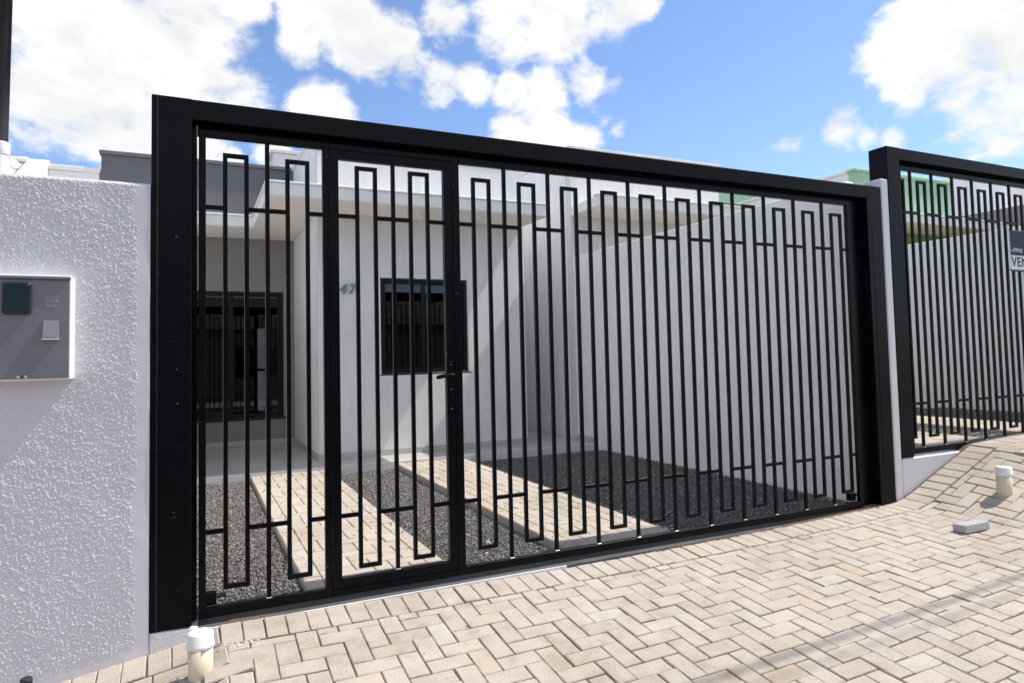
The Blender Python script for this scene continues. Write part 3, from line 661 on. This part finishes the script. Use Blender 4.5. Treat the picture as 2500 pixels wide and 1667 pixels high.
# ------------------------------------------------------------------ gates
def make_gate(name, label, x0, x1, dz, door):
    """x0, x1: outer faces of the posts"""
    root = empty(name, (x0, 0, dz)); tag(root, label, 'gate', 'black steel gates along the street')
    def put(mb, nm, par=root, bevel=.002, mat='black', keep=False):
        o = mb.build(nm, mat, par, bevel=bevel)
        if par is root: o.location = (-x0, 0, -dz)
        return o
    zb, zt = -.045+dz, 2.622+dz
    pw = .185 if door else .16
    p = put(MB().box(x0, x0+pw, -.045, .13, zb, zt), 'post', bevel=.004)
    if door: put(MB().box(x0+.026, x0+.030, -.0475, -.0455, zb, 2.62+dz), 'seam', p, 0, 'pole_metal')
    q = put(MB().box(x1-pw, x1, -.045, .13, zb, zt), 'post', bevel=.004)
    put(MB().box(x1-pw+.05, x1-.06, -.047, -.0455, zb+.3, 2.3+dz), 'face_plate', q, .0006)
    put(MB().box(x0+pw-.006, x1-pw+.006, -.0435, .055, 2.516+dz, zt-.0015), 'beam', bevel=.004)
    put(MB().box(x0+pw+.0245, x1-pw-.0855, .040, .046, 2.452+dz, 2.5155+dz), 'head_stop', bevel=.001)
    put(MB().box(x0+pw, x0+pw+.024, .035, .10, zb, 2.515+dz), 'jamb', bevel=.002)
    put(MB().box(x1-pw-.085, x1-pw, .03, .10, zb, 2.515+dz), 'jamb', bevel=.002)
    L0 = x0+pw+.031; R0 = x1-pw-.215
    z0, z1 = -.028+dz, 2.478+dz
    b = .0113; hb = (2.072+dz, .398+dz); lt, lb = 2.366+dz, .10+dz
    def bars(par, straights, loops, zlo, zhi, left, right):
        for x in straights: put(MB().box(x-b, x+b, -.010, .010, zlo, zhi), 'bar', par, .0012); put(MB().box(x-b-.003, x+b+.003, -.012, -.002, zlo, zlo+.005), 'weld', par, .001, 'weld')
        for a, c in loops: put(MB().ring(a-b, c+b, lb, lt, 2*b, -.010, .010), 'bar_loop', par, .0012)
        edges = [left]
        for a, c in loops: edges += [a-b, c+b]
        edges.append(right)
        for k in range(0, len(edges), 2):
            e0, e1 = edges[k], edges[k+1]; cuts = [x for x in straights if e0 < x < e1]
            seg = [e0]+[q_ for x in cuts for q_ in (x-b, x+b)]+[e1]
            for t in range(0, len(seg), 2):
                if seg[t+1]-seg[t] > .012:
                    for zz in hb: put(MB().box(seg[t]+.0005, seg[t+1]-.0005, -.009, .009, zz-b, zz+b), 'cross_bar', par, .001)
    if door:
        pf = put(MB().box(L0, L0+.034, -.018, .018, z0, z1), 'panel_frame', bevel=.002)
        fr = pf
        put(MB().box(L0+.0345, -1.1215, -.017, .017, z0, z0+.048), 'rail', fr); put(MB().box(L0+.0345, -1.1215, -.017, .017, z1-.036, z1), 'rail', fr)
        put(MB().box(-1.121, -1.086, -.018, .018, z0, z1), 'stile', fr)
        bars(fr, [-1.412], [(-1.622, -1.517), (-1.307, -1.202)], z0+.0485, z1-.0365, L0+.034, -1.121)
        # pedestrian door leaf
        d0, d1 = -1.084, -.358
        dl = put(MB().ring(d0, d1, .012+dz, 2.444+dz, .050, -.020, .020), 'door_leaf', bevel=.002)
        bars(dl, [-.717], [(-.927, -.822), (-.612, -.507)], .063+dz, 2.393+dz, d0+.05, d1-.05)
        put(MB().box(d0-.001, d1+.050, -.017, .017, z0, .009+dz), 'rail', fr); put(MB().box(d0-.001, d1+.050, -.017, .017, 2.447+dz, z1), 'rail', fr)
        lp = put(MB().box(-.402, -.363, -.0255, -.0205, .93+dz, 1.235+dz), 'lock_plate', dl, .002)
        put(MB().cyl((-.382, -.0257, 1.155+dz), (-.382, -.065, 1.155+dz), .0095, n=16), 'handle', dl, .001)
        hn = MB(); prev = None
        for k in range(7):
            t = k/6; prof = [( -.370-.118*t, -.065-.004*math.sin(t*3.14), 1.155-.012*t+.004*math.sin(t*3.1)+dz)]
            c = prof[0]; rr = (.010, .0115, .011, .0115, .0125, .013, .009)[k]
            ring = [(c[0], c[1]+rr*.75*math.cos(2*math.pi*i/12), c[2]+rr*math.sin(2*math.pi*i/12)) for i in range(12)]; o_ = len(hn.v); hn.v += ring
            if prev is not None: hn.f += [(prev+i, prev+(i+1) % 12, o_+(i+1) % 12, o_+i) for i in range(12)]
            prev = o_
        hn.f += [tuple(range(12)), tuple(range(len(hn.v)-12, len(hn.v)))]
        h_ = put(hn, 'handle', dl, 0)
        for p_ in h_.data.polygons: p_.use_smooth = True
        for zz in (1.215, 1.07, .955): put(MB().cyl((-.383, -.0257, zz+dz), (-.383, -.030, zz+dz), .0055, .004, 10), 'screw', dl, 0, 'steel')
        put(MB().cyl((-.382, -.0257, 1.035+dz), (-.382, -.034, 1.035+dz), .008, n=14), 'lock_cylinder', dl, .001)
        for zz in (.45, 2.1): put(MB().cyl((-1.0855, -.024, zz+dz), (-1.0855, -.024, zz+.07+dz), .007, n=10), 'hinge', dl, 0)
        # wide leaf
        k0 = -.308
        wf = put(MB().box(-.357+.002, k0, -.018, .018, z0, z1), 'wide_leaf_frame', bevel=.002)
        put(MB().box(k0+.0005, R0+.04-.0005, -.017, .017, z0, z0+.048), 'rail', wf); put(MB().box(k0+.0005, R0+.04-.0005, -.017, .017, z1-.036, z1), 'rail', wf)
        put(MB().box(R0+.004, R0+.04, -.0165, .0165, z0+.0485, z1-.0365), 'stile', wf)
        P = .315; st = [k*P for k in range(10)]
        lp_ = [(-.21+k*P, -.105+k*P) for k in range(11)]; lp_ = [l for l in lp_ if l[1] < R0-.03]
        bars(wf, st, lp_, z0+.0485, z1-.0365, k0, R0+.004)
        put(MB().box(R0+.062, R0+.13, .03, .036, z0, z1+.02), 'stop_plate', bevel=.001)
        # counterweight latch at both foot corners
        for xx in (L0+.055, R0-.03):
            lt_ = put(MB().box(xx-.03, xx+.03, .02, .07, z0+.05, z0+.11), 'floor_latch', wf, .004)
            put(MB().cyl((xx+.032, .045, z0+.085), (xx+.075, .045, z0+.09), .012, n=12), 'bolt', wf, .001, 'pole_metal')
        put(MB().cyl((R0+.07, .0, 1.165+dz), (R0+.02, -.0, 1.165+dz), .008, n=10), 'bolt', wf, .001)
    else:
        pf = put(MB().box(L0, L0+.022, -.018, .018, z0, z1), 'panel_frame', bevel=.002)
        put(MB().box(L0+.0225, R0, -.017, .017, z0, z0+.048), 'rail', pf); put(MB().box(L0+.0225, R0, -.017, .017, z1-.036, z1), 'rail', pf)
        put(MB().box(R0+.0005, R0+.036, -.018, .018, z0, z1), 'stile', pf)
        P = .2975; f0 = 3.963; s = P/3; st = [f0+k*P for k in range(16) if f0+k*P < R0-.1]
        lp_ = [(f0-2*s+.012+k*P, f0-s+.006+k*P) for k in range(18) if f0-s+k*P < R0-.06 and f0-2*s+k*P > L0+.03]
        lp_ = [(f0+s+k*P, f0+2*s+k*P) for k in range(17) if f0+2*s+k*P < R0-.05]
        bars(pf, st, lp_, z0+.0485, z1-.0365, L0+.022, R0)
        put(MB().box(f0-s-b, f0-s+b, -.010, .010, lb, lt), 'bar', pf, .0012); put(MB().box(L0+.023, f0-s-b-.0005, -.010, .010, lb, lb+2*b), 'bar', pf, .001); put(MB().box(L0+.023, f0-s-b-.0005, -.010, .010, lt-2*b, lt), 'bar', pf, .001)
        # stay rod behind the top of the leaf
        put(MB().cyl((3.80, .11, 2.555+dz), (R0, .11, 2.535+dz), .007, n=8), 'stay_rod', bevel=0)
    return root
gate1 = make_gate('gate', 'large black steel gate of looped bars with a pedestrian door and lever handle', -1.965, 3.51, 0, True)
gate2 = make_gate('gate', 'black steel gate higher up the street carrying the for sale board', 3.609, 9.1, .37, False)

# ------------------------------------------------------------------ things on the walls
mb_ = empty('meter_box', (-2.55, -.09, 1.2)); tag(mb_, 'grey electricity meter box with a dark window set in the left wall', 'meter box')
def mput(m, nm, mat, par=None, bevel=.002, smooth=False):
    o = m.build(nm, mat, par or mb_, bevel=bevel, smooth=smooth)
    if par is None: o.location = (2.55, .09-.057, -1.2)
    return o
mput(MB().box(-2.86, -2.290, -.085, .03, 1.195, 1.695), 'surround', 'white_smooth', None, .006)
mput(MB().box(-2.85, -2.297, -.094, -.0855, 1.205, 1.674), 'front_cover', 'grey_poly', None, .003)
mput(MB().box(-2.855, -2.292, -.104, -.0855, 1.675, 1.690), 'cover_lip', 'grey_poly', None, .003)
def rrect(x0, x1, z0, z1, r, y0, y1, n=5):
    pts = []
    for cx, cz, a0 in ((x1-r, z0+r, -90), (x1-r, z1-r, 0), (x0+r, z1-r, 90), (x0+r, z0+r, 180)):
        for k in range(n+1): a = R(a0+90*k/n); pts.append((cx+r*math.cos(a), cz+r*math.sin(a)))
    return MB().prism_y(pts, y0, y1)
mput(rrect(-2.562, -2.448, 1.506, 1.658, .016, -.106, -.0945), 'window_rim', 'black_pvc', None, .003)
mput(rrect(-2.553, -2.457, 1.516, 1.648, .012, -.1085, -.1065), 'viewing_window', 'lens', None, .001)
mput(MB().prism_x([(-.0945, 1.392), (-.122, 1.392), (-.122, 1.398), (-.098, 1.478), (-.0945, 1.478)], -2.402, -2.338), 'reset_hood', 'grey_poly', None, .0015)
mput(MB().box(-2.403, -2.337, -.124, -.0945, 1.386, 1.3915), 'hood_lip', 'screw_and_lit_lip', None, .001)  # pale material paints in the sunlit top of the lip
for xx in (-2.497, -2.468): mput(MB().cyl((xx, -.0945, 1.214), (xx, -.099, 1.214), .007, .005, 12), 'latch_screw', 'screw_and_lit_lip', None, .001)
mput(MB().cyl((-2.482, -.0945, 1.214), (-2.482, -.096, 1.214), .004, n=10), 'key_hole', 'black_pvc', None, 0)
for k, (s_, zz) in enumerate((('CN-1', 1.583), ('POUR', 1.565), ('02 03', 1.543))):
    o = link('lettering', text_mesh('lettering', s_, .019, 'mark', .0006), mb_); o.location = (2.55-2.392, .09-.057-.0946, -1.2+zz)

for o in mb_.children:
    o.scale = (.958, 1, .958); L_ = o.location; o.location = (-1.775+(L_.x-2.55+1.775)*.958+2.55-.015, L_.y, 1.257+(L_.z+1.2-1.257)*.958-1.2)
mast = empty('service_mast', (-2.605, .12, 2.1)); tag(mast, 'dark steel service mast rising from the left wall top', 'pole')
def mast_put(m, nm, mat, bevel=0, smooth=False):
    o = m.build(nm, mat, mast, bevel=bevel, smooth=smooth); o.location = (2.605, -.12, -2.1); return o
o = mast_put(MB().cyl((-2.617, .12, 2.25), (-2.555, .12, 7.2), .030, n=24), 'pole', 'pole_metal', 0, True)
mast_put(MB().lathe([(.036, 0), (.038, .02), (.038, .055), (.034, .062)], (-2.615, .12, 2.285), 24), 'coupling', 'pvc_cap', .003)
mast_put(MB().lathe([(.11, -.16), (.078, -.08), (.048, .02), (.038, .10), (.035, .135)], (-2.62, .12, 2.15), 20), 'mortar_collar', 'cement_white', 0)

sign = empty('sale_sign', (5.37, -.03, 2.0)); tag(sign, 'navy and white for sale board tied to the upper gate', 'sign')
def sput(m, nm, mat, bevel=.001):
    o = m.build(nm, mat, sign, bevel=bevel); o.location = (-5.37, .03, -2.0); return o
sput(MB().box(5.372, 6.05, -.026, -.020, 1.985, 2.37), 'board', 'sign_white')
sput(MB().box(5.374, 6.048, -.0285, -.0265, 2.125, 2.368), 'navy_panel', 'navy', 0)
sput(MB().box(5.37, 6.05, -.030, -.019, 1.966, 1.984), 'lower_rail', 'black_pvc')
o = link('lettering', text_mesh('lettering', 'VENDE', .128, 'navy', .0006, 1.12, .0025), sign); o.location = (5.382-5.37, -.0268+.03, 2.018-2.0); o.scale = (1.02, 1, 1)
o = link('lettering', text_mesh('lettering', '45', .036, 'sign_white', .0006), sign); o.location = (5.380-5.37, -.0289+.03, 2.155-2.0)
o = link('lettering', text_mesh('lettering', '99942', .062, 'sign_white', .0006, 1.08), sign); o.location = (5.418-5.37, -.0289+.03, 2.153-2.0); o.scale = (.9, 1, 1)
for xx, zz in ((5.368, 2.37), (5.368, 1.975)): sput(MB().cyl((xx-.02, -.022, zz+.008), (xx+.03, -.030, zz-.004), .004, n=8), 'tie', 'black_pvc', 0)

# ------------------------------------------------------------------ small things on the pavement
def vent(name, p, h, r, label, lean=(0, 0), collar=True):
    root = empty(name, p); tag(root, label, 'pipe', 'capped drain pipes standing in the pavement')
    MB().lathe([(r, -.08), (r, h-.055)], (0, 0, 0), 36).build('pipe', 'pvc', root, smooth=False)
    MB().lathe([(r+.004, h-.066), (r+.007, h-.060), (r+.007, h-.050), (r+.003, h-.045), (r+.002, h-.004), (r-.002, h), ], (0, 0, 0), 36).build('cap', 'pvc_cap', root)
    if collar: MB().lathe([(r+.040, -.04), (r+.030, -.002), (r+.004, .006)], (0, 0, 0), 18).build('mortar', 'concrete', root)
    for o in root.children:
        for p_ in o.data.polygons: p_.use_smooth = len(p_.vertices) == 4
    root.rotation_euler = (lean[0], lean[1], 0); return root
zl = zsurf(-1.743, -.42)
vent('drain_pipe', (-1.743, -.42, zl), .055-zl, .052, 'cream plastic pipe stub with white cap by the foot of the left post')
pt = project(PIPE_R); vent('drain_pipe', tuple(PIPE_R), 64/FPX*pt[2], .0100*pt[2], 'cream capped pipe stub standing on the paved ramp at the right', (.02, 0), False)
st = empty('cable_stub', (-2.43, -.19, zsurf(-2.43, -.19))); tag(st, 'short black plastic conduit stub at the foot of the left wall', 'pipe')
MB().lathe([(.019, -.1), (.0195, .10), (.023, .105), (.024, .135), (.020, .142)], (0, 0, 0), 16).build('conduit', 'black_pvc', st)
lb_ = on_surface(2348, 1306)
zb_ = zsurf(3.22, -.80)
lbm = MB().box(-.12, .12, -.05, .05, 0, .055).build('loose_paver', 'grey_paver', bevel=.004)
lbm.location = (3.25, -.80, zb_+.002); lbm.rotation_euler = (R(-5), R(-1.5), R(-6)); tag(lbm, 'single loose grey paving block lying on top of the pavement', 'paving block')
def scatter(n, fn, name, mat, label, cat):
    m = MB()
    for _ in range(n):
        x, y, s = fn(); z = zsurf(x, y)+.001; a = random.uniform(0, 6.3)
        pts = [(math.cos(a+k*2.1+random.uniform(-.4, .4))*s*random.uniform(.5, 1.2), math.sin(a+k*2.1)*s*random.uniform(.4, 1)) for k in range(3)]
        m.add([(x+px, y+py, z) for px, py in pts]+[(x, y, z+s*.7)], [(0, 1, 3), (1, 2, 3), (2, 0, 3)])
    o = m.build(name, mat); tag(o, label, cat, kind='stuff'); return o
scatter(70, lambda: (random.uniform(-1.5, 3.4), random.uniform(-1.6, -.3), random.uniform(.002, .0065)), 'leaf_litter', 'debris', 'tiny dark seeds and leaf bits scattered on the pavement', 'litter')
scatter(500, lambda: (random.uniform(.9, 3.3), -.066+random.gauss(0, .012), random.uniform(.003, .009)), 'red_soil_crumbs', 'dust_red', 'red soil crumbs along the right part of the gate sill', 'soil')
def lumps():
    m = MB()
    for _ in range(26):
        x, y, r = random.uniform(-1.66, -1.49), random.gauss(-.283, .012), random.uniform(.006, .017); z = zsurf(x, y)-.004; n = 8
        rings = [(1.0, 0), (.9, .35), (.55, .62), (.15, .72)]; v = []; f = []
        for q, (rr, h) in enumerate(rings): v += [(x+math.cos(6.283*k/n)*r*rr*random.uniform(.75, 1.2), y+math.sin(6.283*k/n)*r*rr*random.uniform(.6, 1.0), z+h*r*random.uniform(.85, 1.1)) for k in range(n)]
        for q in range(3): f += [(q*n+k, q*n+(k+1) % n, (q+1)*n+(k+1) % n, (q+1)*n+k) for k in range(n)]
        f.append(tuple(3*n+k for k in range(n))); m.add(v, f)
    tag(m.build('mortar_crumbs', 'mortar_dust'), 'lumps of spilt mortar beside the left pipe stub', 'mortar', kind='stuff')
lumps()

# ------------------------------------------------------------------ overhead line and the far side of the street
for k, (yy, zz, cr_) in enumerate(((-1.895, 6.5, .016), (-2.02, 6.6, .008))):
    m = MB(); prev = None; n = 24
    for i in range(n+1):
        x = -30+70*i/n; z = zz+.25*((i/n-.5)*2)**2
        if prev: m.cyl(prev, (x, yy, z), cr_, n=8, caps=False)
        prev = (x, yy, z)
    tag(m.build('overhead_cable', 'cable'), ('thicker', 'thinner')[k]+' overhead power cable along the street, casting the shadow line on the pavement', 'cable', 'overhead cables')
op = empty('opposite_house', (4, -19, -.4)); tag(op, 'gabled house across the street seen only as a window reflection', 'house')
def oput(m, nm, mat): o = m.build(nm, mat, op, bevel=.01); o.location = (-4, 19, .4); return o
oput(MB().box(-4, 10, -22, -16.0, -.6, 2.7), 'wall', 'grey_wall')
oput(MB().prism_x([(-15.4, 2.65), (-19, 4.4), (-22.6, 2.65), (-22.6, 2.75), (-19, 4.55), (-15.4, 2.77)], -4.6, 10.6), 'roof', 'dark_tile')
oput(MB().box(0, 2.2, -15.99, -15.9, .6, 2.0), 'window', 'lens')
stack = empty('clay_block_stack', (3.6, -12.6, -.38)); tag(stack, 'stack of red clay blocks on the far pavement', 'bricks')
for i in range(5):
    for j in range(4):
        o = MB().box(0, .28, 0, .18, 0, .18).build('block', 'brick', stack, bevel=.004); o.location = (i*.29, random.uniform(-.01, .01), j*.183)
